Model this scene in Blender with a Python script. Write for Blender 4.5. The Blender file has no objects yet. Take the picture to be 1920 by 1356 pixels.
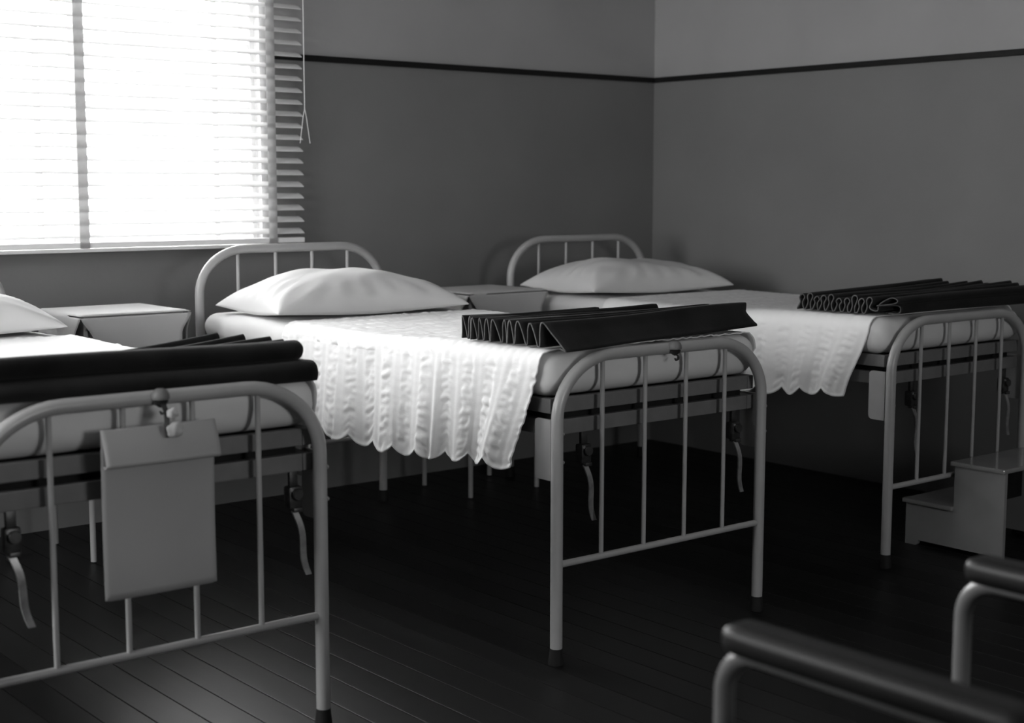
import bpy, bmesh, math, random
import numpy as np
from mathutils import Vector, Matrix

random.seed(7)
SC = bpy.context.scene
COL = SC.collection
PI = math.pi

# ------------------------------------------------------------------ camera
F_PX, YAW, PITCH, ROLL = 2742.3, math.radians(50.80), math.radians(6.85), math.radians(0.057)
CAM = Vector((-5.7944, -5.8635, 1.4299))
cam_d = bpy.data.cameras.new('camera')
cam_d.sensor_fit = 'HORIZONTAL'
cam_d.sensor_width = 36.0
cam_d.lens = F_PX / 1920.0 * 36.0
cam_d.clip_start = 0.05
cam_d.dof.use_dof = True
cam_d.dof.focus_distance = 4.9
cam_d.dof.aperture_fstop = 2.8
cam_o = bpy.data.objects.new('camera', cam_d)
COL.objects.link(cam_o)
fw = Vector((math.cos(YAW) * math.cos(PITCH), math.sin(YAW) * math.cos(PITCH), -math.sin(PITCH)))
rt = Vector((math.sin(YAW), -math.cos(YAW), 0))
up = rt.cross(fw)
r2 = rt * math.cos(ROLL) + up * math.sin(ROLL)
u2 = -rt * math.sin(ROLL) + up * math.cos(ROLL)
mw = Matrix((r2, u2, -fw)).transposed().to_4x4()
mw.translation = CAM
cam_o.matrix_world = mw
SC.camera = cam_o

# ------------------------------------------------------------------ world, window daylight, exposure
wd = bpy.data.worlds.new('overcast_sky')
SC.world = wd
wd.use_nodes = True
bg = wd.node_tree.nodes['Background']
bg.inputs['Color'].default_value = (1, 1, 1, 1)
bg.inputs['Strength'].default_value = 22.5

ROOM_X0, ROOM_Y0, ROOM_H = -7.3, -8.0, 3.3
# window openings: wall, along-wall range, height range
WIN_BACK = (-4.24, -2.465, 1.170, 2.80)
WIN_FILL_BACK = (-6.60, -4.62, 1.165, 2.80)  # unseen window without a blind, added for side light on the beds
WIN_FILL_LEFT = (-3.0, -1.1, 1.165, 2.65)  # unseen window, added and placed to light bedspreads and right wall
WIN_FILL_FRONT = (-3.9, -2.9, 1.165, 2.20)  # unseen window behind the camera, added and sized as fill light


def portal(name, loc, rot, sx, sy):
    l = bpy.data.lights.new(name, 'AREA')
    l.shape = 'RECTANGLE'
    l.size, l.size_y = sx, sy
    l.cycles.is_portal = True
    o = bpy.data.objects.new(name, l)
    o.location, o.rotation_euler = loc, rot
    COL.objects.link(o)


def portal_y(name, w, y, rx):
    portal(name, ((w[0] + w[1]) / 2, y, (w[2] + w[3]) / 2), (rx, 0, 0), w[1] - w[0], w[3] - w[2])


portal_y('daylight_portal', WIN_BACK, 0.19, -PI / 2)
portal_y('daylight_portal', WIN_FILL_BACK, 0.19, -PI / 2)
portal_y('daylight_portal', WIN_FILL_FRONT, ROOM_Y0 - 0.19, PI / 2)
portal('daylight_portal', (ROOM_X0 - 0.19, (WIN_FILL_LEFT[0] + WIN_FILL_LEFT[1]) / 2, (WIN_FILL_LEFT[2] + WIN_FILL_LEFT[3]) / 2),
       (PI / 2, 0, -PI / 2), WIN_FILL_LEFT[1] - WIN_FILL_LEFT[0], WIN_FILL_LEFT[3] - WIN_FILL_LEFT[2])

SC.view_settings.view_transform = 'Standard'
SC.view_settings.look = 'None'
SC.view_settings.gamma = 1.0
SC.view_settings.use_curve_mapping = False
SC.view_settings.exposure = 0.0
SC.cycles.max_bounces = 10
SC.cycles.diffuse_bounces = 6
SC.cycles.transparent_max_bounces = 16
SC.cycles.caustics_reflective = False
SC.cycles.caustics_refractive = False


# ------------------------------------------------------------------ materials
def material(name, albedo, rough=0.6, spec=0.4, metal=0.0, noise=None, bump=None, sheen=0.0, coat=0.0, rand=0.0,
             alpha_translucent=0.0):
    """grey procedural material. noise=(scale, amount[, stretch xyz]); bump=(scale, strength, distance[, stretch])"""
    m = bpy.data.materials.new(name)
    m.use_nodes = True
    nt = m.node_tree
    b = nt.nodes['Principled BSDF']
    b.inputs['Base Color'].default_value = (albedo, albedo, albedo, 1)
    b.inputs['Roughness'].default_value = rough
    b.inputs['Specular IOR Level'].default_value = spec
    b.inputs['Metallic'].default_value = metal
    if sheen:
        b.inputs['Sheen Weight'].default_value = sheen
        b.inputs['Sheen Roughness'].default_value = 0.6
    if coat:
        b.inputs['Coat Weight'].default_value = coat
        b.inputs['Coat Roughness'].default_value = 0.1
    tc = nt.nodes.new('ShaderNodeTexCoord')

    def tex(scale, stretch):
        mp = nt.nodes.new('ShaderNodeMapping')
        mp.inputs['Scale'].default_value = stretch
        nt.links.new(tc.outputs['Object'], mp.inputs['Vector'])
        n = nt.nodes.new('ShaderNodeTexNoise')
        n.inputs['Scale'].default_value = scale
        n.inputs['Detail'].default_value = 4
        nt.links.new(mp.outputs['Vector'], n.inputs['Vector'])
        return n
    val = None
    if noise:
        n = tex(noise[0], noise[2] if len(noise) > 2 else (1, 1, 1))
        mr = nt.nodes.new('ShaderNodeMapRange')
        mr.inputs['From Min'].default_value = 0.3
        mr.inputs['From Max'].default_value = 0.7
        mr.inputs['To Min'].default_value = albedo * (1 - noise[1])
        mr.inputs['To Max'].default_value = albedo * (1 + noise[1])
        nt.links.new(n.outputs['Fac'], mr.inputs['Value'])
        val = mr.outputs['Result']
    if rand:
        oi = nt.nodes.new('ShaderNodeObjectInfo')
        mr = nt.nodes.new('ShaderNodeMapRange')
        mr.inputs['To Min'].default_value = 1 - rand
        mr.inputs['To Max'].default_value = 1 + rand
        nt.links.new(oi.outputs['Random'], mr.inputs['Value'])
        mu = nt.nodes.new('ShaderNodeMath')
        mu.operation = 'MULTIPLY'
        if val is not None:
            nt.links.new(val, mu.inputs[0])
        else:
            mu.inputs[0].default_value = albedo
        nt.links.new(mr.outputs['Result'], mu.inputs[1])
        val = mu.outputs[0]
    if val is not None:
        cb = nt.nodes.new('ShaderNodeCombineColor')
        for k in range(3):
            nt.links.new(val, cb.inputs[k])
        nt.links.new(cb.outputs[0], b.inputs['Base Color'])
    if bump:
        n = tex(bump[0], bump[3] if len(bump) > 3 else (1, 1, 1))
        bn = nt.nodes.new('ShaderNodeBump')
        bn.inputs['Strength'].default_value = bump[1]
        bn.inputs['Distance'].default_value = bump[2]
        nt.links.new(n.outputs['Fac'], bn.inputs['Height'])
        nt.links.new(bn.outputs['Normal'], b.inputs['Normal'])
    if alpha_translucent:
        tr = nt.nodes.new('ShaderNodeBsdfTranslucent')
        tr.inputs['Color'].default_value = (albedo, albedo, albedo, 1)
        mx = nt.nodes.new('ShaderNodeMixShader')
        mx.inputs[0].default_value = alpha_translucent
        nt.links.new(b.outputs[0], mx.inputs[1])
        nt.links.new(tr.outputs[0], mx.inputs[2])
        nt.links.new(mx.outputs[0], nt.nodes['Material Output'].inputs['Surface'])
    return m


def wall_material():
    """two-tone distemper: darker paint below the rail at 2.0 m, lighter above"""
    m = bpy.data.materials.new('two_tone_wall_paint')
    m.use_nodes = True
    nt = m.node_tree
    b = nt.nodes['Principled BSDF']
    b.inputs['Roughness'].default_value = 0.55
    b.inputs['Specular IOR Level'].default_value = 0.3
    geo = nt.nodes.new('ShaderNodeNewGeometry')
    sp = nt.nodes.new('ShaderNodeSeparateXYZ')
    nt.links.new(geo.outputs['Position'], sp.inputs[0])
    gt = nt.nodes.new('ShaderNodeMath')
    gt.operation = 'GREATER_THAN'
    gt.inputs[1].default_value = 2.0
    nt.links.new(sp.outputs['Z'], gt.inputs[0])
    n = nt.nodes.new('ShaderNodeTexNoise')
    n.inputs['Scale'].default_value = 1.6
    n.inputs['Detail'].default_value = 6
    nt.links.new(geo.outputs['Position'], n.inputs['Vector'])
    mr = nt.nodes.new('ShaderNodeMapRange')
    mr.inputs['From Min'].default_value = 0.3
    mr.inputs['From Max'].default_value = 0.7
    mr.inputs['To Min'].default_value = 0.93
    mr.inputs['To Max'].default_value = 1.07
    nt.links.new(n.outputs['Fac'], mr.inputs['Value'])
    mx = nt.nodes.new('ShaderNodeMix')
    mx.inputs[2].default_value = WALL_LOW
    mx.inputs[3].default_value = WALL_HIGH
    nt.links.new(gt.outputs[0], mx.inputs[0])
    mu = nt.nodes.new('ShaderNodeMath')
    mu.operation = 'MULTIPLY'
    nt.links.new(mx.outputs[0], mu.inputs[0])
    nt.links.new(mr.outputs[0], mu.inputs[1])
    cb = nt.nodes.new('ShaderNodeCombineColor')
    for k in range(3):
        nt.links.new(mu.outputs[0], cb.inputs[k])
    nt.links.new(cb.outputs[0], b.inputs['Base Color'])
    n2 = nt.nodes.new('ShaderNodeTexNoise')
    n2.inputs['Scale'].default_value = 45
    n2.inputs['Detail'].default_value = 5
    nt.links.new(geo.outputs['Position'], n2.inputs['Vector'])
    bn = nt.nodes.new('ShaderNodeBump')
    bn.inputs['Strength'].default_value = 0.15
    bn.inputs['Distance'].default_value = 0.004
    nt.links.new(n2.outputs['Fac'], bn.inputs['Height'])
    nt.links.new(bn.outputs['Normal'], b.inputs['Normal'])
    return m


def glass_material():
    m = bpy.data.materials.new('window_glass')
    m.use_nodes = True
    nt = m.node_tree
    nt.nodes.remove(nt.nodes['Principled BSDF'])
    t = nt.nodes.new('ShaderNodeBsdfTransparent')
    t.inputs['Color'].default_value = (0.94, 0.94, 0.94, 1)
    g = nt.nodes.new('ShaderNodeBsdfGlossy')
    g.inputs['Roughness'].default_value = 0.03
    fr = nt.nodes.new('ShaderNodeFresnel')
    fr.inputs['IOR'].default_value = 1.45
    mx = nt.nodes.new('ShaderNodeMixShader')
    nt.links.new(fr.outputs[0], mx.inputs[0])
    nt.links.new(t.outputs[0], mx.inputs[1])
    nt.links.new(g.outputs[0], mx.inputs[2])
    nt.links.new(mx.outputs[0], nt.nodes['Material Output'].inputs['Surface'])
    return m


WALL_LOW, WALL_HIGH = 0.20, 0.36
M = {}
M['wall'] = wall_material()
M['glass'] = glass_material()
M['ceiling'] = material('ceiling_whitewash', 0.40, 0.8, 0.2, noise=(2, .05))
M['floor'] = material('dark_stained_boards', 0.007, 0.40, 0.15, noise=(3, .5, (1, .08, 1)), bump=(30, .12, .002, (1, .05, 1)), rand=.35)
M['underfloor'] = material('floor_joint_black', 0.004, 0.9, 0.1, noise=(5, .2))
M['trim'] = material('dark_wood_rail', 0.008, 0.5, 0.25, noise=(8, .3, (.1, 1, 1)))
M['enamel'] = material('bed_enamel', 0.40, 0.30, 0.45, noise=(12, .05), bump=(60, .05, .001))
M['steel'] = material('greased_steel', 0.06, 0.4, 0.6, metal=.6, noise=(40, .4))
M['handle'] = material('worn_steel_strip', 0.35, 0.38, 0.5, metal=.5, noise=(30, .3))
M['frame'] = material('frame_paint_grey', 0.16, 0.5, 0.4, noise=(14, .12))
M['spring'] = material('dark_shade_fill', 0.012, 0.8, 0.2, noise=(20, .3))  # near-black that stands in for shade inside bed frame and stool
M['rubber'] = material('black_rubber', 0.012, 0.7, 0.3, noise=(30, .2))
M['sheet'] = material('cotton_sheet', 0.72, 0.85, 0.15, noise=(4, .03), bump=(260, .12, .001))
M['pillow'] = material('pillow_cotton', 0.70, 0.85, 0.15, noise=(4, .03), bump=(260, .12, .001))
M['coverlet'] = material('seersucker_cotton', 0.86, 0.85, 0.15, noise=(6, .03), bump=(420, .35, .0015))
M['cloth'] = material('starched_cloth', 0.55, 0.8, 0.15, noise=(5, .04), bump=(300, .1, .001))
M['wool'] = material('dark_wool', 0.014, 0.95, 0.08, noise=(9, .35), bump=(500, .5, .002), sheen=.06)
M['wool_edge'] = material('wool_lit_edge', 0.10, 0.95, 0.1, noise=(60, .3))  # paler rim: light caught on the blanket's cut edges, put into the colour
M['card'] = material('chart_card', 0.38, 0.6, 0.3, noise=(3, .05))
M['tie'] = material('cotton_tie', 0.5, 0.9, 0.1, noise=(40, .15), bump=(120, .4, .002))
M['stool'] = material('stool_enamel', 0.26, 0.28, 0.45, noise=(7, .08))
M['stool_top'] = material('stool_tread_enamel', 0.26, 0.12, 0.6, noise=(7, .08))
M['chrome'] = material('enamelled_tube', 0.14, 0.28, 0.5, noise=(20, .05))
M['pad'] = material('black_lacquered_arm', 0.008, 0.42, 0.3, noise=(10, .2))
M['seat'] = material('dark_leathercloth', 0.02, 0.45, 0.4, noise=(14, .25), bump=(120, .2, .002))
M['blind'] = material('blind_paint', 0.88, 0.45, 0.35, noise=(6, .03))
M['tape'] = material('ladder_tape', 0.56, 0.9, 0.1, noise=(60, .1), alpha_translucent=.58)
M['window'] = material('window_paint', 0.70, 0.4, 0.4, noise=(9, .04))


# ------------------------------------------------------------------ mesh helpers
def link(name, me, mat, parent=None, smooth=False):
    mats = mat if isinstance(mat, (list, tuple)) else [mat]
    for m in mats:
        me.materials.append(M[m])
    if smooth:
        me.polygons.foreach_set('use_smooth', [True] * len(me.polygons))
    o = bpy.data.objects.new(name, me)
    COL.objects.link(o)
    if parent is not None:
        o.parent = parent
    return o


def mesh(name, V, Fc):
    me = bpy.data.meshes.new(name)
    me.from_pydata([tuple(map(float, v)) for v in V], [], [tuple(map(int, f)) for f in Fc])
    me.validate()
    me.update()
    return me


def grid_faces(nu, nv, off=0, flip=False, wrap_u=False):
    i, j = np.meshgrid(np.arange(nu if wrap_u else nu - 1), np.arange(nv - 1), indexing='ij')
    i2 = (i + 1) % nu
    a, b, c, d = i * nv + j, i2 * nv + j, i2 * nv + j + 1, i * nv + j + 1
    q = np.stack([a, b, c, d] if not flip else [a, d, c, b], -1).reshape(-1, 4)
    return (q + off)


class MB:
    """collects shapes into one mesh"""
    def __init__(self):
        self.v, self.f = [], []

    def add(self, V, Fc):
        o = len(self.v)
        self.v.extend([tuple(map(float, p)) for p in V])
        self.f.extend([tuple(int(i) + o for i in f) for f in Fc])
        return self

    def box(self, x0, x1, y0, y1, z0, z1, bevel=0.0):
        bm = bmesh.new()
        bmesh.ops.create_cube(bm, size=1)
        for v in bm.verts:
            v.co = Vector(((x0 + x1) / 2 + v.co.x * (x1 - x0), (y0 + y1) / 2 + v.co.y * (y1 - y0),
                           (z0 + z1) / 2 + v.co.z * (z1 - z0)))
        if bevel:
            bmesh.ops.bevel(bm, geom=list(bm.edges), offset=bevel, segments=2, affect='EDGES', profile=.6)
        bm.verts.index_update()
        self.add([v.co[:] for v in bm.verts], [[v.index for v in f.verts] for f in bm.faces])
        bm.free()
        return self

    def tube(self, pts, r, n=14, cap=True):
        pts = np.asarray(pts, float)
        m = len(pts)
        rr = np.full(m, r) if np.isscalar(r) else np.asarray(r, float)
        T = np.gradient(pts, axis=0)
        T /= np.linalg.norm(T, axis=1)[:, None]
        a = np.array([0, 0, 1.0]) if abs(T[0][2]) < .9 else np.array([0, 1.0, 0])
        nrm = np.cross(T[0], a)
        nrm /= np.linalg.norm(nrm)
        V = []
        th = np.arange(n) * 2 * PI / n
        for k in range(m):
            nrm = nrm - T[k] * (nrm @ T[k])
            nrm /= np.linalg.norm(nrm)
            bi = np.cross(T[k], nrm)
            V.append(pts[k] + rr[k] * (np.cos(th)[:, None] * nrm + np.sin(th)[:, None] * bi))
        V = np.concatenate(V)
        Fc = []
        for k in range(m - 1):
            for i in range(n):
                j = (i + 1) % n
                Fc.append((k * n + i, k * n + j, (k + 1) * n + j, (k + 1) * n + i))
        if cap:
            Fc.append(tuple(range(n - 1, -1, -1)))
            Fc.append(tuple(range((m - 1) * n, m * n)))
        return self.add(V, Fc)

    def lathe(self, prof, c, axis='z', n=16):
        V, Fc = [], []
        th = np.arange(n) * 2 * PI / n
        for r, h in prof:
            for t in th:
                a, b = r * math.cos(t), r * math.sin(t)
                V.append({'z': (c[0] + a, c[1] + b, c[2] + h), 'y': (c[0] + a, c[1] + h, c[2] - b),
                          'x': (c[0] + h, c[1] + a, c[2] + b)}[axis])
        m = len(prof)
        for k in range(m - 1):
            for i in range(n):
                j = (i + 1) % n
                Fc.append((k * n + i, k * n + j, (k + 1) * n + j, (k + 1) * n + i))
        Fc.append(tuple(range(n - 1, -1, -1)))
        Fc.append(tuple(range((m - 1) * n, m * n)))
        return self.add(V, Fc)

    def ribbon(self, path, width_dir, w, t):
        """flat strip along a path: width w along width_dir, thickness t"""
        path = np.asarray(path, float)
        wd_ = np.asarray(width_dir, float)
        T = np.gradient(path, axis=0)
        T /= np.linalg.norm(T, axis=1)[:, None]
        N = np.cross(T, wd_)
        N /= np.linalg.norm(N, axis=1)[:, None]
        V, Fc = [], []
        for k in range(len(path)):
            for a, b in ((-1, -1), (1, -1), (1, 1), (-1, 1)):
                V.append(path[k] + wd_ * a * w / 2 + N[k] * b * t / 2)
        for k in range(len(path) - 1):
            for i in range(4):
                j = (i + 1) % 4
                Fc.append((k * 4 + i, k * 4 + j, (k + 1) * 4 + j, (k + 1) * 4 + i))
        Fc.append((3, 2, 1, 0))
        e = (len(path) - 1) * 4
        Fc.append((e, e + 1, e + 2, e + 3))
        return self.add(V, Fc)

    def prism(self, poly, axis, a0, a1):
        """extrude a 2-D polygon: axis 'x' -> poly in (y,z); 'y' -> (x,z)"""
        n = len(poly)
        V = []
        for a in (a0, a1):
            for p, q in poly:
                V.append((a, p, q) if axis == 'x' else ((p, a, q) if axis == 'y' else (p, q, a)))
        Fc = [tuple(range(n)), tuple(range(2 * n - 1, n - 1, -1))]
        for i in range(n):
            j = (i + 1) % n
            Fc.append((i, i + n, j + n, j))
        return self.add(V, Fc)

    def mesh(self, name):
        me = mesh(name, self.v, self.f)
        bm = bmesh.new()
        bm.from_mesh(me)
        bmesh.ops.recalc_face_normals(bm, faces=bm.faces)
        bm.to_mesh(me)
        bm.free()
        return me

    def build(self, name, mat, parent=None, smooth=False):
        o = link(name, self.mesh(name), mat, parent, smooth)
        if smooth:
            o.data.set_sharp_from_angle(angle=math.radians(40))
        return o


def tag(o, label=None, cat=None, group=None, kind=None):
    for k, v in (('label', label), ('category', cat), ('group', group), ('kind', kind)):
        if v:
            o[k] = v
    return o


def empty(name, loc=(0, 0, 0), rz=0):
    o = bpy.data.objects.new(name, None)
    o.empty_display_size = .1
    o.location = loc
    o.rotation_euler = (0, 0, rz)
    COL.objects.link(o)
    return o


def copy_tree(o, parent=None):
    c = o.copy()
    COL.objects.link(c)
    if parent is not None:
        c.parent = parent
    for ch in list(o.children):
        copy_tree(ch, c)
    return c


def sines(x, y, seed, scale, n=7):
    """cheap smooth noise in about [-1,1]"""
    rg = np.random.RandomState(seed)
    r = np.zeros_like(x)
    for _ in range(n):
        a = rg.uniform(0, 2 * PI)
        k = rg.uniform(.5, 1.6) * scale
        r += np.sin((x * math.cos(a) + y * math.sin(a)) * k + rg.uniform(0, 2 * PI))
    return r / math.sqrt(n) / 1.4


def sstep(a, b, x):
    t = np.clip((x - a) / (b - a), 0, 1)
    return t * t * (3 - 2 * t)


# ------------------------------------------------------------------ the room
def structure(o):
    o['kind'] = 'structure'
    return o


fl = structure(MB().box(ROOM_X0 - .2, .2, ROOM_Y0 - .2, .2, -.06, -.022).build('floor', 'underfloor'))
BW, GAP = .112, .003
nb = int(math.ceil(-ROOM_X0 / BW))
bw = MB().box(-BW / 2 + GAP / 2, BW / 2 - GAP / 2, ROOM_Y0 + .002, -.002, -.022, 0, .0015).mesh('floorboard')
for k in range(nb):
    xc = -BW * (k + .5)
    if xc - BW / 2 < ROOM_X0:
        break
    b = link('floorboard', bw, [], fl) if k else link('floorboard', bw, 'floor', fl)
    b.location = (xc, 0, 0)
structure(MB().box(ROOM_X0 - .2, .2, ROOM_Y0 - .2, .2, ROOM_H, ROOM_H + .1).build('ceiling', 'ceiling'))


ZF = -.022


def wall_y(name, y0, y1, x0, x1, wins):
    m = MB()
    xs = x0
    for w in sorted(wins):
        m.box(xs, w[0], y0, y1, ZF, ROOM_H)
        m.box(w[0], w[1], y0, y1, ZF, w[2])
        m.box(w[0], w[1], y0, y1, w[3], ROOM_H)
        xs = w[1]
    m.box(xs, x1, y0, y1, ZF, ROOM_H)
    return structure(m.build(name, 'wall'))


def wall_x(name, x0, x1, y0, y1, wins):
    m = MB()
    ys = y0
    for w in sorted(wins):
        m.box(x0, x1, ys, w[0], ZF, ROOM_H)
        m.box(x0, x1, w[0], w[1], ZF, w[2])
        m.box(x0, x1, w[0], w[1], w[3], ROOM_H)
        ys = w[1]
    m.box(x0, x1, ys, y1, ZF, ROOM_H)
    return structure(m.build(name, 'wall'))


wall_y('wall_back', 0, .2, ROOM_X0 - .2, .2, [WIN_BACK, WIN_FILL_BACK])
wall_y('wall_front', ROOM_Y0 - .2, ROOM_Y0, ROOM_X0 - .2, .2, [WIN_FILL_FRONT])
wall_x('wall_right', 0, .2, ROOM_Y0, 0, [])
wall_x('wall_left', ROOM_X0 - .2, ROOM_X0, ROOM_Y0, 0, [WIN_FILL_LEFT])

# dark rail round the walls, where the two paints meet
TZ0, TZ1, TD = 1.994, 2.022, .018
structure(MB().box(WIN_BACK[1] + .001, -.0005, -TD, -.0002, TZ0, TZ1, .004).build('trim_1', 'trim'))
structure(MB().box(-TD, -.0002, ROOM_Y0 + .002, -TD - .001, TZ0, TZ1, .004).build('trim_2', 'trim'))
structure(MB().box(WIN_FILL_BACK[1] + .001, WIN_BACK[0] - .001, -TD, -.0002, TZ0, TZ1, .004).build('trim_3', 'trim'))


def window(name, w, vbars, hbars, along='x', at=0.0, out=1):
    """steel window in an opening: outer frame, glazing bars, one pane per light. out = +1/-1 outward direction"""
    t = empty(name, (0, 0, 0))
    structure(t)
    a0, a1, z0, z1 = w
    d0, d1 = at + out * .050, at + out * .080

    def bx(m, p0, p1, q0, q1, e=0):
        lo, hi = min(d0, d1) - e, max(d0, d1) + e
        if along == 'x':
            m.box(p0, p1, lo, hi, q0, q1, .003)
        else:
            m.box(lo, hi, p0, p1, q0, q1, .003)
    fr = MB()
    s = .026
    bx(fr, a0 + .001, a0 + s, z0 + .001, z1 - .001)
    bx(fr, a1 - s, a1 - .001, z0 + .001, z1 - .001)
    bx(fr, a0 + s, a1 - s, z0 + .001, z0 + s)
    bx(fr, a0 + s, a1 - s, z1 - s, z1 - .001)
    fr.build('window_frame', 'window', t)
    for v in vbars:
        m = MB()
        bx(m, v - .013, v + .013, z0 + s, z1 - s, -.008)
        m.build('glazing_bar', 'window', t)
    va = [a0 + s - .013] + sorted(vbars) + [a1 - s + .013]
    for h in hbars:
        for i in range(len(va) - 1):
            m = MB()
            bx(m, va[i] + .013, va[i + 1] - .013, h - .011, h + .011, -.008)
            m.build('glazing_bar', 'window', t)
    ha = [z0 + s - .011] + sorted(hbars) + [z1 - s + .011]
    mid = (d0 + d1) / 2
    for i in range(len(va) - 1):
        for j in range(len(ha) - 1):
            p0, p1, q0, q1 = va[i] + .013, va[i + 1] - .013, ha[j] + .011, ha[j + 1] - .011
            m = MB()
            if along == 'x':
                m.box(p0, p1, mid - .002, mid + .002, q0, q1)
            else:
                m.box(mid - .002, mid + .002, p0, p1, q0, q1)
            m.build('pane', 'glass', t)
    return t


HB = [1.492, 1.77, 2.047, 2.325, 2.60]
win1 = window('window_1', WIN_BACK, [-2.66, -3.47], HB, 'x', 0, 1)
MB().box(WIN_BACK[0] - .08, WIN_BACK[1] + .05, -.10, -.0005, 1.157, 1.1695, .003).build('window_sill', 'window', win1)
for xj in (WIN_BACK[0] + .0005, WIN_BACK[1] - .0045):
    MB().box(xj, xj + .004, .001, .049, 1.171, 2.799).build('jamb_lining', 'window', win1)
window('fill_window_2', WIN_FILL_BACK, [-5.94, -5.28], HB, 'x', 0, 1)
window('fill_window_3', WIN_FILL_LEFT, [-2.37, -1.73], HB[:4], 'y', ROOM_X0, -1)
window('fill_window_4', WIN_FILL_FRONT, [-3.4], HB[:3], 'x', ROOM_Y0, -1)

# ------------------------------------------------------------------ venetian blind
BX0, BX1 = -4.52, -2.303
BY = -.062
SL_W, SL_P, TILT = .056, .0525, math.radians(24)
bl = tag(empty('venetian_blind', ((BX0 + BX1) / 2, BY, 1.17)),
         'pale slatted venetian blind lowered over the bright window', 'blind')


def at_blind(o):
    o.matrix_parent_inverse = Matrix.Translation(-Vector(bl.location))
    return o


z = 1.196 + SL_P * .6
sm = MB()
prof = []
for k in range(7):
    u = -SL_W / 2 + SL_W * k / 6
    prof.append((u, .0035 * (1 - (2 * u / SL_W) ** 2)))
poly = [(a * math.cos(TILT) - b_ * math.sin(TILT), a * math.sin(TILT) + b_ * math.cos(TILT)) for a, b_ in
        prof + [(u, h - .0022) for u, h in reversed(prof)]]
sm.prism(poly, 'x', BX0, BX1)
slat_me = sm.mesh('slat')
slat_me.materials.append(M['blind'])
top_z = 2.86
while z < top_z - .04:
    o = bpy.data.objects.new('slat', slat_me)
    COL.objects.link(o)
    o.parent = bl
    o.location = (-bl.location.x, 0, z - bl.location.z)
    z += SL_P
at_blind(MB().box(BX0, BX1, BY - .028, BY + .028, 1.174, 1.197, .004).build('bottom_rail', 'blind', bl))
at_blind(MB().box(BX0, BX1, BY - .035, BY + .04, top_z, top_z + .05, .004).build('head_rail', 'blind', bl))
for tx in (-2.468, -3.349, -4.23):
    for yy in (BY - .031, BY + .031):
        at_blind(MB().box(tx - .021, tx + .021, yy - .0008, yy + .0008, 1.172 if yy < BY else 1.195, top_z + .002).build('ladder_tape', 'tape', bl))
cx = -2.2955
c = MB().tube([(cx, BY - .03, top_z + .02), (cx, BY - .03, 1.77)], .0022, 6)
for s in (-1, 1):
    c.tube([(cx, BY - .03, 1.775), (cx + s * .008, BY - .03, 1.74), (cx + s * .02, BY - .03, 1.66), (cx + s * .026, BY - .03, 1.62)], .0018, 6)
at_blind(c.build('pull_cord', 'blind', bl, True))

# ------------------------------------------------------------------ hospital bed
W, L = .90, 2.245
R_T = .0185
BEDS = [(-4.710, -2.638), (-2.997, -2.645), (-1.290, -2.573)]
Z_TOP = .934


def u_frame(h, y, zt=.04):
    a, b_ = .215, .185
    P = [(0, y, zt), (0, y, (zt + h - b_) / 2), (0, y, h - b_)]
    for k in range(1, 13):
        t = PI / 2 * k / 12
        e = .92
        P.append((a - a * math.cos(t) ** e if False else a * (1 - math.cos(t)), y, h - b_ + b_ * math.sin(t)))
    P += [(W * .5, y, h)]
    Q = [(W - x, yy, zz) for x, yy, zz in reversed(P[:-1])]
    return P + Q


def end_board(bed, name, y, h, clip):
    brd = MB().tube(u_frame(h, y), R_T, 18).build(name, 'enamel', bed, True)
    MB().tube([(R_T * .6, y, .305), (W / 2, y, .305), (W - R_T * .6, y, .305)], .0105, 12).build('cross_bar', 'enamel', brd, True)
    for k in range(1, 5):
        MB().tube([(W * k / 5, y, .308), (W * k / 5, y, .6), (W * k / 5, y, h - .012)], .0072, 10).build('rung', 'enamel', brd, True)
    for x in (0, W):
        MB().lathe([(.0235, 0), (.0235, .012), (.021, .03), (.019, .05)], (x, y, 0.0), 'z', 16).build('rubber_foot', 'rubber', brd, True)
    s = -1 if y < .5 else 1
    for x, dx in ((0, 1), (W, 1)):
        for zz in (.70, .615):
            MB().lathe([(.006, 0), (.0055, .003), (.003, .0055), (.0005, .0065)], (x + dx * R_T * .98, y + s * .004, zz), 'x', 8).build('bolt', 'enamel', brd, True)
    return brd


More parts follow.
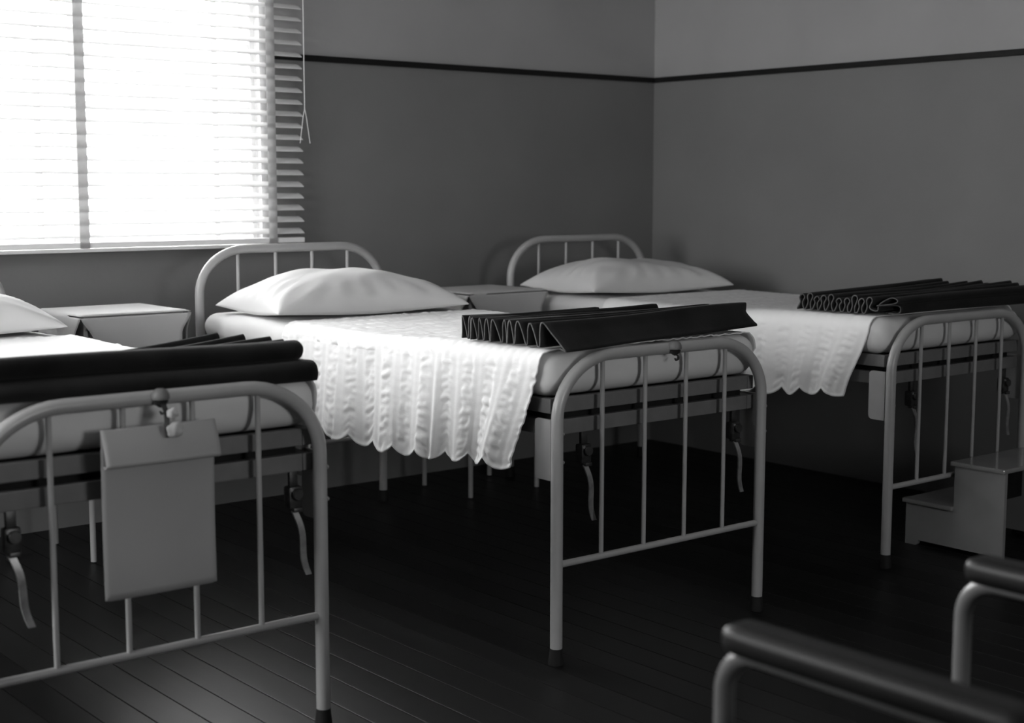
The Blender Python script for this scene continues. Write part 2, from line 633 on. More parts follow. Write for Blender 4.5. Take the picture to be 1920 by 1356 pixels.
def make_bed():
    bed = empty('hospital_bed')
    fb = end_board(bed, 'footboard', 0, .926, True)
    end_board(bed, 'headboard', L, 1.167, False)
    # spring frame and rails
    for (n, z0, z1) in (('spring_frame_bar', .757, .802), ('rail', .690, .736)):
        for x in (.002, W - .002 - .028):
            MB().box(x, x + .028, .034, L - .034, z0, z1, .003).build('side_' + n, 'frame', bed)
        for y in (.034, L - .034 - .026):
            MB().box(.031, W - .031, y, y + .026, z0, z1, .003).build('end_' + n, 'frame', bed)
    MB().box(.034, W - .034, .064, L - .064, .70, .798).build('spring_shade_fill', 'spring', bed)  # solid dark box in place of springs, painting the shaded gap black
    # corner plates that lock the rails to the posts
    for x, s in ((-.001, -1), (W + .001, 1)):
        for y0, dy in ((.022, 1), (L - .022, -1)):
            pl = []
            w_, z0, z1, r = .072, .558, .742, .018
            for (cy, cz, a0) in ((w_ - r, z0 + r, -90), (w_ - r, z1 - r * .6, 0)):
                for k in range(6):
                    t = math.radians(a0 + 90 * k / 5)
                    pl.append((y0 + dy * (cy + r * math.cos(t)), cz + (r if a0 else r * .6) * math.sin(t)))
            pl += [(y0, z1), (y0, z0)]
            o = MB().prism(pl, 'x', x, x + s * .006).build('corner_plate', 'enamel', bed)
    # two folding cranks below the foot rail
    for x in (.145, .815):
        cr = MB()
        cr.box(x - .020, x + .020, .028, .062, .593, .652, .008)
        cr.lathe([(.014, 0), (.016, .004), (.012, .012), (.004, .014)], (x, .028 - .012, .632), 'y', 12)
        cr.box(x - .012, x + .012, .040, .052, .648, .6895, .002)
        cr.box(x - .013, x + .013, .018, .05, .585, .597, .003)
        c_o = cr.build('crank', 'steel', bed, True)
        pts = []
        for k in range(15):
            t = k / 14
            pts.append((x - .006 + .044 * t + .0045 * math.sin(t * 2 * PI), .030 - .006 * math.sin(t * 5), .588 - .178 * t))
        hd = MB().ribbon(pts, (1, 0, 0), .0175, .005)
        hd.build('crank_handle', 'handle', c_o, True)
        MB().lathe([(.0045, 0), (.004, .003), (.001, .0045)], (x - .012, .0262, .643), 'y', 8).build('bolt', 'handle', c_o, True)
    return bed


bed0 = make_bed()
BED_LABEL = ['white enamelled bed frame nearest the camera with a chart hung on its footboard',
             'white enamelled bed frame in the middle of the row of three',
             'white enamelled bed frame by the right wall with a step stool at its foot']
beds = []
for i, (x, y) in enumerate(BEDS):
    b = bed0 if i == 0 else None
    beds.append(b)
for i in (1, 2):
    beds[i] = copy_tree(bed0)
for i, (x, y) in enumerate(BEDS):
    beds[i].location = (x, y, 0)
    tag(beds[i], BED_LABEL[i], 'bed', 'hospital beds in a row')


def rail_clip(bed, xl):
    """rounded spring clip on the foot rail that holds a chart"""
    m = MB()
    m.lathe([(.0005, .022), (.010, .0215), (.017, .017), (.0215, .008), (.0225, 0), (.021, -.004), (.012, -.006)], (xl, -.022, .928), 'z', 20)
    o = m.build('rail_clip', 'frame', bed, True)
    m = MB()
    m.lathe([(.019, 0), (.016, -.008), (.008, -.014), (.003, -.017)], (xl, -.022, .921), 'z', 16)
    m.ribbon([(xl + .006, -.026, .906), (xl + .010, -.028, .90), (xl + .006, -.031, .893), (xl - .002, -.03, .889), (xl - .004, -.028, .896)], (0, 1, 0), .008, .003)
    m.build('clip_hook', 'steel', o, True)


# the cranks of the outer beds sit a little differently
for bd, dxs in ((beds[0], (-.045, .03)), (beds[2], (.045, 0))):
    cr_list = [c_ for c_ in bd.children if c_.name.startswith('crank')]
    cr_list.sort(key=lambda c_: c_.data.vertices[0].co.x)
    for c_, dx in zip(cr_list, dxs):
        c_.location.x += dx
rail_clip(beds[0], .447)
rail_clip(beds[1], .466)


# ------------------------------------------------------------------ mattresses, bedspreads
def z_sag(y):
    """upper surface of the bedding along the bed (y from the foot)"""
    return .004 - .024 * sstep(.35, 1.15, np.asarray(y, float)) - .004 * np.sin(np.asarray(y, float) / L * 2 * PI)


def rounded_box(x0, x1, y0, y1, z0, z1, r, n):
    """subdivided box with rounded edges; returns verts, faces"""
    nx, ny, nz = n
    bm = bmesh.new()
    verts = {}

    def add_face_grid(o, du, dv, nu, nv):
        ids = [[None] * (nv + 1) for _ in range(nu + 1)]
        for i in range(nu + 1):
            for j in range(nv + 1):
                p = tuple(round(o[k] + du[k] * i / nu + dv[k] * j / nv, 6) for k in range(3))
                if p not in verts:
                    verts[p] = len(verts)
                ids[i][j] = verts[p]
        return [(ids[i][j], ids[i + 1][j], ids[i + 1][j + 1], ids[i][j + 1]) for i in range(nu) for j in range(nv)]
    bm.free()
    X, Y, Z = x1 - x0, y1 - y0, z1 - z0
    Fc = []
    Fc += add_face_grid((x0, y0, z1), (X, 0, 0), (0, Y, 0), nx, ny)
    Fc += add_face_grid((x0, y0, z0), (0, Y, 0), (X, 0, 0), ny, nx)
    Fc += add_face_grid((x0, y0, z0), (X, 0, 0), (0, 0, Z), nx, nz)
    Fc += add_face_grid((x0, y1, z0), (0, 0, Z), (X, 0, 0), nz, nx)
    Fc += add_face_grid((x0, y0, z0), (0, 0, Z), (0, Y, 0), nz, ny)
    Fc += add_face_grid((x1, y0, z0), (0, Y, 0), (0, 0, Z), ny, nz)
    V = np.array(list(verts.keys()))
    # pull verts to be denser near the edges, then round
    rr = np.array([r, r, r]) if np.isscalar(r) else np.array(r)
    lo, hi = np.array([x0, y0, z0]) + rr, np.array([x1, y1, z1]) - rr
    C = np.clip(V, lo, hi)
    D = (V - C) / rr
    ln = np.maximum(np.linalg.norm(D, axis=1), 1e-9)
    mx = np.max(np.abs(D), axis=1)
    D = D / ln[:, None] * np.where(mx > 0, np.maximum(mx, 0), 0)[:, None]
    return C + D * rr, Fc, D


MX0, MX1 = -.022, W + .022


def make_mattress(i, label, seed):
    x, y = BEDS[i]
    V, Fc, D = rounded_box(MX0, MX1, .030, L - .045, .8025, Z_TOP, (.055, .06, .06), (40, 90, 12))
    k = (V[:, 2] - .80) / (Z_TOP - .80)
    V[:, 2] += k * z_sag(V[:, 1])
    w1 = sines(V[:, 0] * 1 + V[:, 2] * 2, V[:, 1] + V[:, 2] * 2.3, seed, 16)
    w2 = sines(V[:, 0] + V[:, 2] * 1.2, V[:, 1] - V[:, 2], seed + 1, 45)
    amp = (.0042 * w1 + .0018 * w2) * np.clip((V[:, 2] - .81) / .05, 0, 1)
    V = V + D * amp[:, None]
    me = mesh('mattress', V, Fc)
    o = link('mattress', me, 'sheet', None, True)
    bm = bmesh.new()
    bm.from_mesh(me)
    bmesh.ops.recalc_face_normals(bm, faces=bm.faces)
    bm.to_mesh(me)
    bm.free()
    o.location = (x, y, 0)
    tag(o, label, 'mattress', 'sheeted mattresses')


make_mattress(0, 'mattress tucked in a white sheet on the nearest bed, foot end behind the chart', 3)
make_mattress(1, 'mattress tucked in a white sheet on the middle bed', 11)
make_mattress(2, 'mattress tucked in a white sheet on the bed by the right wall', 23)


def make_bedspread(i, label, seed, y_foot, y_head, hem_l, hem_r, dy, ds, foot_skew=.10):
    """white seersucker cover over the mattress, hanging on both long sides to a scalloped hem"""
    bx, by = BEDS[i]
    zt = Z_TOP + .007
    r = .055
    xl, xr = MX0 - .008, MX1 + .008
    # arclength sections: left drop, left round, top, right round, right drop
    drop_l, drop_r = zt - r - hem_l, zt - r - hem_r
    arc = r * PI / 2
    top = (xr - r) - (xl + r)
    nL, nA, nT, nR = max(4, int(drop_l / ds)), 8, max(12, int(top / (ds * 1.5))), max(4, int(drop_r / (ds * 2)))
    S = np.concatenate([np.linspace(0, drop_l, nL, endpoint=False), drop_l + np.linspace(0, arc, nA, endpoint=False),
                        drop_l + arc + np.linspace(0, top, nT, endpoint=False),
                        drop_l + arc + top + np.linspace(0, arc, nA, endpoint=False),
                        drop_l + 2 * arc + top + np.linspace(0, drop_r, nR)])
    ny = int((y_head - y_foot) / dy)
    Yv = np.linspace(y_foot, y_head, ny)
    s, y = np.meshgrid(S, Yv, indexing='ij')
    # base position and normal
    x = np.zeros_like(s)
    zz = np.zeros_like(s)
    nx = np.zeros_like(s)
    nz = np.zeros_like(s)
    t1 = drop_l
    t2 = t1 + arc
    t3 = t2 + top
    t4 = t3 + arc
    m = s < t1
    dL = np.where(m, t1 - s, 0)
    x[m] = xl
    zz[m] = (zt - r) - (t1 - s[m])
    nx[m] = -1
    m = (s >= t1) & (s < t2)
    a = (s[m] - t1) / arc * PI / 2
    x[m] = xl + r - r * np.cos(a)
    zz[m] = zt - r + r * np.sin(a)
    nx[m] = -np.cos(a)
    nz[m] = np.sin(a)
    m = (s >= t2) & (s < t3)
    x[m] = xl + r + (s[m] - t2)
    zz[m] = zt
    nz[m] = 1
    m = (s >= t3) & (s < t4)
    a = (s[m] - t3) / arc * PI / 2
    x[m] = xr - r + r * np.sin(a)
    zz[m] = zt - r + r * np.cos(a)
    nx[m] = np.sin(a)
    nz[m] = np.cos(a)
    m = s >= t4
    dR = np.where(m, s - t4, 0)
    x[m] = xr
    zz[m] = zt - r - (s[m] - t4)
    nx[m] = 1
    drop = np.maximum(dL, dR)
    frac = np.maximum(dL / drop_l, dR / drop_r)
    # scalloped hem: lengthen the drop by a cusp wave
    ph = y / .155 + .25 * np.sin(y * 3.1 + seed)
    scal = np.abs(np.sin(ph * PI)) ** .8 * .030 + .016 * np.sin(y * 4.3 + seed) - .010
    zz -= np.where(drop > 0, scal * frac ** 2, 0)
    # the foot edge slants towards the head as it hangs
    edge = sstep(y_foot + .45, y_foot, y)
    y2 = y + edge * foot_skew * np.clip(frac, 0, 1) * (1 + .1 * np.sin(s * 20))
    # sag on top, with the mattress
    k = np.clip((zz - .80) / (zt - .80), 0, 1)
    zz += np.where(drop > 0, .35 * z_sag(y2), k * z_sag(y2))
    # soft hanging folds, growing downwards
    fold = (.010 * np.sin(y * 26 + 1.4 * np.sin(y * 5 + seed) + seed) + .008 * np.sin(y * 11 + seed * 1.7))
    crease = .012 * np.exp(-((y - (y_foot + .49)) / .014) ** 2) - .008 * np.exp(-((y - (y_foot + .52)) / .02) ** 2)
    off = (fold + crease) * np.clip(frac, 0, 1) ** .8 + .022 * frac
    # seersucker: bands across the bed, puckered and plain by turns
    band = .5 + .5 * np.sin(y * 2 * PI / .115 + .8 * np.sin(y * 3 + seed))
    band = sstep(.30, .80, band)
    sg = s + .004 * np.sin(y * 60)
    puck = sines(y * .55, sg * 2.0, seed + 5, 105, 40)
    puck2 = sines(y * .7, sg * 1.6, seed + 9, 200, 40)
    gain = np.where(drop > 0, 1.0, .75)
    off += (.0034 * puck + .0012 * puck2) * (.10 + .90 * band) * gain
    # plain ribs along the band edges
    off += .0006 * np.sin(y * 2 * PI / .0385)
    # hem piping
    off += .004 * np.clip((frac - .96) / .04, 0, 1)
    off = np.maximum(off, -.004 - .0 * s)
    x2 = x + nx * off
    z2 = zz + nz * np.where(nz > .2, np.clip(off, -.0035, .02), off)
    V = np.stack([x2, y2, z2], -1).reshape(-1, 3)
    me = bpy.data.meshes.new('bedspread')
    Fq = grid_faces(s.shape[0], s.shape[1])
    me.vertices.add(len(V))
    me.vertices.foreach_set('co', V.ravel())
    me.loops.add(Fq.size)
    me.loops.foreach_set('vertex_index', Fq.ravel().astype(np.int32))
    me.polygons.add(len(Fq))
    me.polygons.foreach_set('loop_start', np.arange(0, Fq.size, 4, dtype=np.int32))
    me.update(calc_edges=True)
    o = link('bedspread', me, 'coverlet', None, True)
    so = o.modifiers.new('thickness', 'SOLIDIFY')
    so.thickness = .0035
    so.offset = 0
    o.location = (bx, by, 0)
    tag(o, label, 'bedspread', 'white bedspreads')


make_bedspread(0, 'white bedspread on the nearest bed, mostly behind its dark folded blanket', 31, .06, 1.55, .70, .66, .012, .012)
make_bedspread(1, 'white seersucker bedspread with scalloped hem hanging on the middle bed', 4, .055, 1.53, .575, .72, .0052, .0052)
make_bedspread(2, 'white scalloped bedspread hanging on the bed by the right wall', 17, .085, 1.55, .635, .72, .006, .006)


# ------------------------------------------------------------------ pillows
def make_pillow(loc, rz, a, b_, h, label, seed, tilt=(0, 0), dent=0.0, skew=0.0):
    n = 56
    u, v = np.meshgrid(np.linspace(-1, 1, n), np.linspace(-1, 1, n), indexing='ij')
    # concentrate samples near the seam
    u = np.sin(u * PI / 2)
    v = np.sin(v * PI / 2)
    prof = ((1 - u ** 2) * (1 - v ** 2))
    th = np.clip(prof, 0, None) ** .42
    out = 1 - .075 * (1 - np.abs(v) ** 2.2) * np.abs(u) ** 3 * 1.0
    outv = 1 - .10 * (1 - np.abs(u) ** 2.2) * np.abs(v) ** 3
    X = a * u * out
    Y = b_ * v * outv + skew * X
    wr = sines(u * 1.2, v, seed, 4.5) * .06 + sines(u, v, seed + 3, 11) * .03
    rad = np.maximum(np.abs(u), np.abs(v))
    seamw = .012 * np.sin(np.arctan2(v, u) * 23 + seed) * np.clip((rad - .55) / .45, 0, 1) * (1 - rad ** 8)
    Zt = h * th * (1 + wr - dent * np.exp(-((u - .25) ** 2 * 4 + (v + .1) ** 2 * 2.5))) + seamw * .6
    lift = .028 * (np.abs(u) ** 4 + np.abs(v) ** 4) * 1.0
    Zb = -.26 * h * th
    zc = .26 * h * th + .006 + .020 * (np.abs(u * v)) ** 1.5
    top = np.stack([X, Y, zc + Zt], -1).reshape(-1, 3)
    bot = np.stack([X, Y, np.maximum(zc + Zb, .0)], -1).reshape(-1, 3)
    V = np.concatenate([top, bot])
    Fc = np.concatenate([grid_faces(n, n), grid_faces(n, n, n * n, True)])
    me = mesh('pillow', V, Fc)
    bm = bmesh.new()
    bm.from_mesh(me)
    bmesh.ops.remove_doubles(bm, verts=bm.verts, dist=.0004)
    bmesh.ops.recalc_face_normals(bm, faces=bm.faces)
    bm.to_mesh(me)
    bm.free()
    o = link('pillow', me, 'pillow', None, True)
    o.location = loc
    o.rotation_euler = (tilt[0], tilt[1], rz)
    tag(o, label, 'pillow', 'white pillows')


make_pillow((-4.250, -.74, .922), math.radians(-2), .44, .28, .135, 'plump white pillow cut off by the left edge of the picture', 41)
make_pillow((-2.570, -.82, .922), math.radians(-3), .435, .275, .135, 'plump white pillow in bright light on the middle bed', 8)
make_pillow((-.860, -.70, .924), math.radians(-4), .435, .29, .135, 'dimly lit white pillow on the bed in the corner', 77, dent=.22)


# ------------------------------------------------------------------ folded blankets
def resample(P, n):
    P = np.asarray(P, float)
    # Catmull-Rom through the points, then even arclength
    Q = []
    m = len(P)
    for i in range(m - 1):
        p0, p1, p2, p3 = P[max(i - 1, 0)], P[i], P[i + 1], P[min(i + 2, m - 1)]
        for t in np.linspace(0, 1, 12, endpoint=False):
            Q.append(.5 * ((2 * p1) + (-p0 + p2) * t + (2 * p0 - 5 * p1 + 4 * p2 - p3) * t * t + (-p0 + 3 * p1 - 3 * p2 + p3) * t ** 3))
    Q.append(P[-1])
    Q = np.array(Q)
    d = np.concatenate([[0], np.cumsum(np.linalg.norm(np.diff(Q, axis=0), axis=1))])
    tt = np.linspace(0, d[-1], n)
    return np.stack([np.interp(tt, d, Q[:, k]) for k in range(Q.shape[1])], -1)


def make_blanket(i, PL, PR, xl, xr, label, seed, n=260, m=40, bow=0.0, lift=.02):
    """PL/PR: control points (y,z[,x end]) of the pleated section at the left and the right end, same count.
    xl, xr: where each control point starts / ends along the bed's width"""
    bx, by = BEDS[i]
    PL = np.asarray(PL, float)
    PR = np.asarray(PR, float)
    A = resample(np.column_stack([PL, PR, np.asarray(xl, float), np.asarray(xr, float)]), n)
    t = np.linspace(0, 1, m)
    V = np.zeros((n, m, 3))
    yL, zL, yR, zR, x0, x1 = [A[:, k][:, None] for k in range(6)]
    tt = t[None, :]
    V[:, :, 0] = x0 + (x1 - x0) * tt
    e = tt ** 1.3
    V[:, :, 1] = yL + (yR - yL) * e + bow * np.sin(PI * tt)
    V[:, :, 2] = zL + (zR - zL) * e
    V[:, :, 2] += .004 * sines(V[:, :, 0], V[:, :, 1] * 3, seed, 9)
    V[:, :, 1] += .005 * sines(V[:, :, 0], V[:, :, 2] * 6, seed + 1, 8)
    # keep off the bedding
    base = Z_TOP + .0155 + z_sag(V[:, :, 1])
    V[:, :, 2] = np.where(V[:, :, 1] > .055, np.maximum(V[:, :, 2], base + .002), V[:, :, 2])
    V = V.reshape(-1, 3)
    me = mesh('folded_blanket', V, grid_faces(n, m))
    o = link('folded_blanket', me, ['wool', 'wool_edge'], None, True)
    so = o.modifiers.new('thickness', 'SOLIDIFY')
    so.thickness = .005
    so.offset = 0
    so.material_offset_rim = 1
    o.location = (bx, by, 0)
    tag(o, label, 'blanket', 'dark folded blankets')
    return o


B0 = Z_TOP + .014
# middle bed: accordion pleats, the nearest one opened into a slope
yt = [.462, .430, .403, .379, .339, .299, .257, .221, .180, .132, .066]
yb = [.470, .445, .418, .392, .360, .320, .275, .241, .205, .157, .087]
PL, PR, XL, XR = [], [], [], []
ends = [.40, .46, .52, .60, .66, .72, .78, .84, .90, .95, .96]
for k in range(11):
    yr = .375 - .0235 * k
    PL += [(yb[k], B0), (yb[k] - .3 * (yb[k] - yt[k]), 1.0), (yt[k], 1.018 if k < 10 else 1.030)]
    ht = 1.012 + .016 * math.sin(k * 1.9) + .008
    PR += [(yr + .010, B0 + .004), (yr + .004, .995), (yr - .004, ht)]
    xs = [.0 + .006 * math.sin(k * 2.3)] * 3
    XL += xs
    XR += [ends[k] * 1.0, ends[k] + .01, ends[k] + .02]
PL += [(.035, .995), (-.004, .957), (-.014, .948), (.02, .952)]
PR += [(.118, 1.005), (.092, .972), (.080, .958), (.12, .962)]
PR[-5] = (.146, 1.034)
XL += [.004, .012, .016, .02]
XR += [.945, .955, .962, .93]
make_blanket(1, PL, PR, XL, XR, 'dark wool blanket pleated like a fan across the middle bed', 5)

# bed by the right wall: looped pleats, two flat folds in front
PL, PR, XL, XR = [], [], [], []
for k in range(10):
    yc = .430 - .036 * k
    yr = .445 - .040 * k
    g = .010
    hh = 1.008 + .006 * math.sin(k * 2.1) + (.008 if k > 6 else 0)
    PL += [(yc + .020, B0), (yc + .006, .975), (yc + .013, hh - .012), (yc, hh), (yc - .013, hh - .012), (yc - .006, .975)]
    h2 = 1.030 + .007 * math.sin(k * 1.7)
    PR += [(yr + .020, B0 + .004), (yr + .010, .985), (yr + .008, h2 - .010), (yr, h2), (yr - .008, h2 - .010), (yr - .010, .985)]
    XL += [.0 + .004 * math.sin(k * 1.3)] * 6
    xe = .86 + .012 * k + .02 * math.sin(k * 2.7)
    XR += [xe] * 6
PL += [(.066, .966), (.075, .990), (.05, 1.012), (.028, 1.006), (.024, .994), (.05, .988), (.075, .985), (.05, .984), (.030, .981), (.0225, .968), (.027, .953), (.06, .952)]
PR += [(.075, .966), (.075, 1.000), (.055, 1.022), (.036, 1.016), (.032, 1.000), (.05, .990), (.07, .986), (.045, .985), (.030, .981), (.0225, .968), (.027, .953), (.06, .952)]
XL += [.0, .02, .05, .06, .05, .02, .0, .06, .08, .085, .08, .06]
XR += [.95] * 12
make_blanket(2, PL, PR, XL, XR, 'dark wool blanket with looped pleats on the bed by the right wall', 15, n=340)

# nearest bed: two thick flat folds facing the camera, thinner leaves fanned out behind
PL, PR, XL, XR = [], [], [], []
leaf = [(.440, .36, .845), (.365, .30, .885), (.235, .22, .895), (.175, .165, .90)]
for yr, yl, xe in leaf:
    PL += [(yl + .03, B0), (yl + .014, B0 + .016), (yl + .003, B0 + .024), (yl - .010, B0 + .016), (yl - .02, B0)]
    PR += [(yr + .03, B0 + .006), (yr + .010, 1.000), (yr, 1.020), (yr - .010, 1.000), (yr - .02, B0 + .006)]
    XL += [.02] * 5
    XR += [xe - .01, xe, xe, xe, xe - .01]
PL += [(.12, B0 + .01), (.125, 1.010), (.10, 1.032), (.06, 1.034), (.040, 1.018), (.046, .994), (.08, .985), (.12, .984), (.08, .979), (.045, .976), (.022, .962), (.022, .944), (.045, .938), (.10, .952)]
PR += [(.15, B0 + .01), (.155, 1.000), (.135, 1.022), (.105, 1.024), (.086, 1.010), (.090, .988), (.110, .980), (.130, .978), (.095, .977), (.060, .974), (.036, .958), (.034, .936), (.050, .927), (.10, .952)]
XL += [.02] * 14
XR += [.89, .895, .90, .905, .905, .90, .895, .895, .91, .92, .92, .92, .92, .91]
make_blanket(0, PL, PR, XL, XR, 'dark wool blanket in thick flat folds across the nearest bed', 25, n=300)


# ------------------------------------------------------------------ bedside tables and their cloths
def bedside(x0, x1, y0, y1, h, tlabel, clabel):
    t = tag(empty('bedside_table', ((x0 + x1) / 2, (y0 + y1) / 2, 0)), tlabel, 'table', 'bedside tables between the beds')
    inv = Matrix.Translation(-Vector(t.location))

    def put(o):
        o.matrix_parent_inverse = inv
        return o
    put(MB().box(x0 - .012, x1 + .012, y0 - .012, y1 + .012, h - .022, h, .003).build('table_top', 'enamel', t))
    for a, n in ((x0, 'x'), (x1, 'x')):
        for b_ in (y0, y1):
            put(MB().tube([(a, b_, 0.004), (a, b_, h / 2), (a, b_, h - .02)], .0115, 10).build('leg', 'enamel', t, True))
    for y in (y0, y1):
        put(MB().box(x0 + .012, x1 - .012, y - .006, y + .006, h - .10, h - .022, .002).build('apron', 'enamel', t))
    for x in (x0, x1):
        put(MB().box(x - .006, x + .006, y0 + .012, y1 - .012, h - .10, h - .022, .002).build('apron', 'enamel', t))
    # cloth: a top panel with four separate hanging flaps, corners open
    e = .022
    n = 26
    X0, X1, Y0, Y1 = x0 - .012 - e, x1 + .012 + e, y0 - .012 - e, y1 + .012 + e
    m = MB()
    u, v = np.meshgrid(np.linspace(0, 1, n), np.linspace(0, 1, n), indexing='ij')
    px, py = X0 + (X1 - X0) * u, Y0 + (Y1 - Y0) * v
    ed = np.minimum.reduce([px - X0, X1 - px, py - Y0, Y1 - py])
    pz = h + .004 - .006 * np.clip(1 - ed / .03, 0, 1) ** 2 + .0015 * sines(px, py, 5, 14)
    pz = np.maximum(pz, h + .0035 - .010 * (ed < .02))
    m.add(np.stack([px, py, pz], -1).reshape(-1, 3), grid_faces(n, n))
    D = .30
    for side in range(4):
        u, v = np.meshgrid(np.linspace(0, 1, n), np.linspace(0, 1, n), indexing='ij')
        nar = .040 * sstep(0, .28, v) + .012 * v
        bul = .012 * np.sin(PI * np.clip(v * 1.2, 0, 1)) * .5 + .010 * v + .004 * np.sin(u * 9 + side) * v
        zz = h - .002 - D * v - .004 * (v == 0)
        if side == 0:
            P = (X0 + nar + (X1 - X0 - 2 * nar) * u, Y0 - bul + .006 * v, zz)
        elif side == 1:
            P = (X0 + nar + (X1 - X0 - 2 * nar) * u, Y1 + bul * .4, zz)
        elif side == 2:
            P = (X0 - bul, Y0 + nar + (Y1 - Y0 - 2 * nar) * u, zz)
        else:
            P = (X1 + bul * .3, Y0 + nar + (Y1 - Y0 - 2 * nar) * u, zz)
        m.add(np.stack(P, -1).reshape(-1, 3), grid_faces(n, n, 0, side in (1, 2)))
    me = m.mesh('table_cloth')
    o = link('table_cloth', me, 'cloth', None, True)
    bm = bmesh.new()
    bm.from_mesh(me)
    bmesh.ops.remove_doubles(bm, verts=bm.verts, dist=.004)
    bmesh.ops.recalc_face_normals(bm, faces=bm.faces)
    bm.to_mesh(me)
    bm.free()
    so = o.modifiers.new('thickness', 'SOLIDIFY')
    so.thickness = .0022
    so.offset = 1
    tag(o, clabel, 'tablecloth', 'white cloths on the bedside tables')


bedside(-3.585, -3.205, -.630, -.262, .945, 'small bedside table between the nearest and the middle bed',
        'white cloth on the bedside table under the window')
bedside(-1.762, -1.365, -.620, -.256, .945, 'small bedside table between the middle bed and the corner bed',
        'white cloth on the bedside table half hidden by the middle pillow')

# ------------------------------------------------------------------ chart on the nearest footboard
fx, fy = BEDS[0]
ch = tag(empty('patient_chart', (fx + .435, fy - .045, .457)), 'blank pale chart sheet tied to the nearest footboard', 'chart')
inv = Matrix.Translation(-Vector(ch.location))


def chput(o):
    o.matrix_parent_inverse = inv
    return o


X0, X1 = -4.420, -4.130
yb_ = -2.668
pp = [(yb_ + .0006 * math.sin(k), .457 + (.868 - .457) * k / 10) for k in range(11)]
mm = MB()
nn = 24
u, v = np.meshgrid(np.linspace(0, 1, nn), np.linspace(0, 1, nn), indexing='ij')
px = X0 + (X1 - X0) * u
cr_ = .012
corner = np.where((v < .06) & ((u < .04) | (u > .96)), .002, 0)
pz = .457 + corner + (.866 - .457) * v
py = yb_ - .004 * np.sin(PI * u) + .003 * np.sin(v * 4)
mm.add(np.stack([px, py, pz], -1).reshape(-1, 3), grid_faces(nn, nn))
o = chput(link('sheet', mm.mesh('sheet'), 'card', ch, True))
so = o.modifiers.new('t', 'SOLIDIFY')
so.thickness = .0022
so.offset = 0
# front leaf folded down from the top, curling outwards at its lower edge
mm = MB()
nv = 20
u, v = np.meshgrid(np.linspace(0, 1, nn), np.linspace(0, 1, nv), indexing='ij')
zt_ = .866 - .001 * u
zz = zt_ - (.078 + .012 * u * 0) * v
py = yb_ - .004 * np.sin(PI * u) - .004 - .020 * np.sin(PI * np.clip(v, 0, 1) * .62) - .010 * v ** 3
zz = zz + .010 * np.clip(v - .8, 0, 1) * 0
px = X0 - .002 + (X1 - X0 + .004) * u
A_ = np.stack([px, py, zz], -1)
th = np.linspace(0, PI * .8, 8)[1:]
last = A_[:, -1]
curl = []
for a in th:
    curl.append(np.stack([last[:, 0], last[:, 1] - .002 + .011 * (np.cos(a) - 1) * -1, last[:, 2] - .011 * np.sin(a) * 1.0], -1))
A_ = np.concatenate([A_, np.stack(curl, 1)], 1)
mm.add(A_.reshape(-1, 3), grid_faces(nn, nv + len(th)))
o = chput(link('folded_leaf', mm.mesh('folded_leaf'), 'card', ch, True))
so = o.modifiers.new('t', 'SOLIDIFY')
so.thickness = .0016
so.offset = 0


def lump(c, s, seed, mat, name, parent):
    bm = bmesh.new()
    bmesh.ops.create_icosphere(bm, subdivisions=3, radius=1)
    for vv in bm.verts:
        p = vv.co
        k = 1 + .13 * math.sin(p.x * 5 + seed) * math.sin(p.y * 4 + seed * 2) + .10 * math.sin(p.z * 6 + p.x * 3 + seed)
        vv.co = Vector((c[0] + p.x * s[0] * k, c[1] + p.y * s[1] * k, c[2] + p.z * s[2] * k))
    me = bpy.data.meshes.new(name)
    bm.to_mesh(me)
    bm.free()
    return link(name, me, mat, parent, True)


tie = chput(lump((-4.252, -2.700, .893), (.015, .012, .013), 1.0, 'tie', 'tie_knot', ch))
chput(lump((-4.250, -2.708, .855), (.021, .012, .019), 2.6, 'tie', 'tie_knot', ch))
chput(MB().ribbon([(-4.262, -2.672, .915), (-4.266, -2.694, .90), (-4.268, -2.703, .88), (-4.270, -2.706, .855), (-4.266, -2.704, .838)], (1, 0, 0), .012, .004).build('tie_band', 'steel', ch, True))

# ------------------------------------------------------------------ step stool
st = tag(empty('step_stool', (-.70, -2.62, 0)), 'pale painted two-step stool pushed under the right-hand footboard', 'stool')
inv = Matrix.Translation(-Vector(st.location))


def sput(o):
    o.matrix_parent_inverse = inv
    return o


SX0, SX1 = -.91, -.43
YF, YM, YN = -2.388, -2.607, -2.828     # far end, riser, near end
ZL, ZU = .168, .348


def side_poly():
    p = [(YF, 0), (YF - .045, 0)]
    for k in range(1, 7):
        t = PI / 2 * k / 6
        p.append((YF - .045 - .016 * math.sin(t), .022 * (1 - math.cos(t))))
    q = [(YN + .045 + .016 * math.sin(PI / 2 * k / 6), .022 * (1 - math.cos(PI / 2 * k / 6))) for k in range(6, 0, -1)]
    p += q
    p += [(YN + .045, 0), (YN, 0), (YN, ZU), (YM, ZU), (YM, ZL), (YF, ZL)]
    return p


for x in (SX0, SX1 - .016):
    sput(MB().prism(side_poly(), 'x', x, x + .016).build('side_panel', 'stool', st))
sput(MB().box(SX0 + .016, SX1 - .016, YM - .010, YM - .001, ZL, ZU, .001).build('riser', 'spring', st))  # both risers coloured dark to stand in for shade inside the stool
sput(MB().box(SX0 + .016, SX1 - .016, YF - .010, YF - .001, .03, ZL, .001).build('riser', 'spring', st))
sput(MB().box(SX0 - .014, SX1 + .014, YM + .0005, YF + .012, ZL, ZL + .018, .006).build('tread', 'stool_top', st))
sput(MB().box(SX0 - .014, SX1 + .014, YN - .004, YM + .014, ZU, ZU + .018, .006).build('tread', 'stool_top', st))

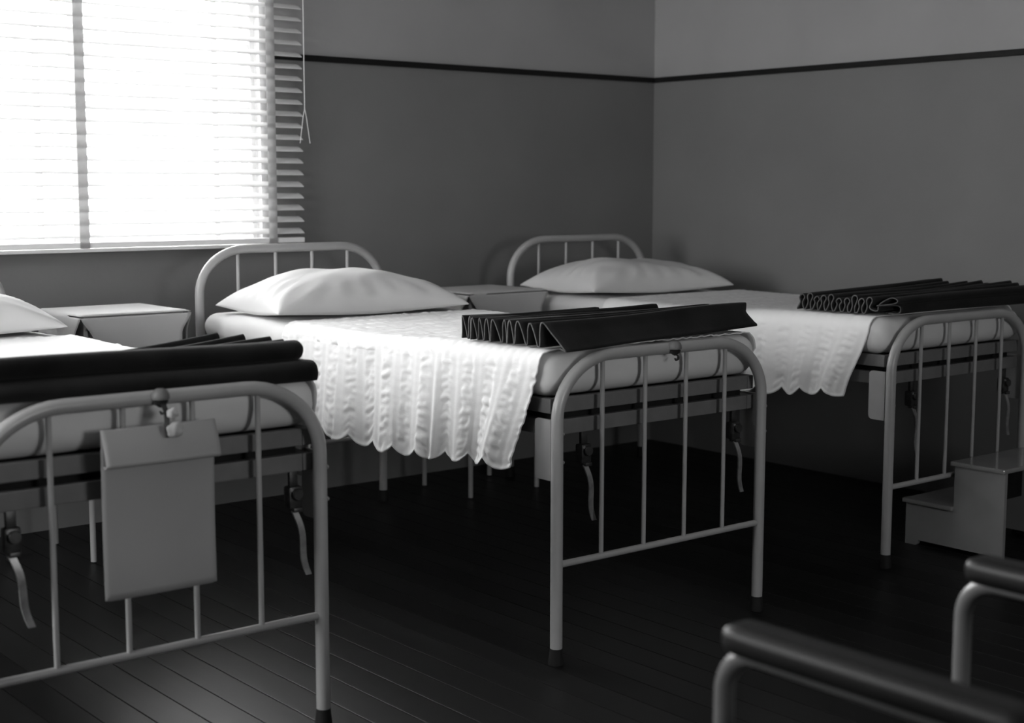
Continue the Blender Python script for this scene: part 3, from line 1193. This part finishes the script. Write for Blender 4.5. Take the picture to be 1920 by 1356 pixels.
# ------------------------------------------------------------------ tubular armchair in the foreground
AX0, AX1, AY = -4.171, -3.541, -4.390
TR = .016
chair = tag(empty('armchair', ((AX0 + AX1) / 2, AY - .28, 0)), 'tubular armchair with black arms, blurred in the foreground', 'armchair')
inv = Matrix.Translation(-Vector(chair.location))


def aput(o):
    o.matrix_parent_inverse = inv
    return o


ZA = .731
for x in (AX0, AX1):
    P = [(x, AY, .02), (x, AY, .3), (x, AY, ZA - .07)]
    for k in range(1, 10):
        t = PI / 2 * k / 9
        P.append((x, AY - .07 * (1 - math.cos(t)), ZA - .07 + .07 * math.sin(t)))
    P += [(x, AY - .3, ZA)]
    P += [(x, AY - .50, ZA)]
    for k in range(1, 10):
        t = PI / 2 * k / 9
        P.append((x, AY - .50 - .07 * math.sin(t), ZA - .07 * (1 - math.cos(t))))
    P += [(x, AY - .57, .3), (x, AY - .57, .02)]
    sd = aput(MB().tube(P, TR, 16).build('side_frame', 'chrome', chair, True))
    for yy in (AY, AY - .57):
        aput(MB().lathe([(.021, 0), (.021, .012), (.018, .028)], (x, yy, 0), 'z', 14).build('rubber_foot', 'rubber', chair, True))
    # arm rest: rounded bar seated on the tube
    V, Fc, D_ = rounded_box(x - .034, x + .034, AY - .53, AY - .012, ZA - .002, ZA + .047, (.020, .022, .020), (12, 30, 10))
    aput(link('arm_rest', mesh('arm_rest', V, Fc), 'pad', chair, True))
for yy, zz in ((AY - .02, .40), (AY - .55, .36)):
    aput(MB().tube([(AX0 + .01, yy, zz), ((AX0 + AX1) / 2, yy, zz), (AX1 - .01, yy, zz)], .012, 12).build('cross_tube', 'chrome', chair, True))
V, Fc, D_ = rounded_box(AX0 + .03, AX1 - .03, AY - .54, AY + .01, .412, .475, (.03, .03, .025), (14, 14, 6))
aput(link('seat', mesh('seat', V, Fc), 'seat', chair, True))
V, Fc, D_ = rounded_box(AX0 + .03, AX1 - .03, -.03, .03, .0, .36, (.025, .025, .04), (14, 6, 12))
V[:, 1] -= V[:, 2] * .22
V += np.array([0, AY - .535, .47])
aput(link('backrest', mesh('backrest', V, Fc), 'seat', chair, True))
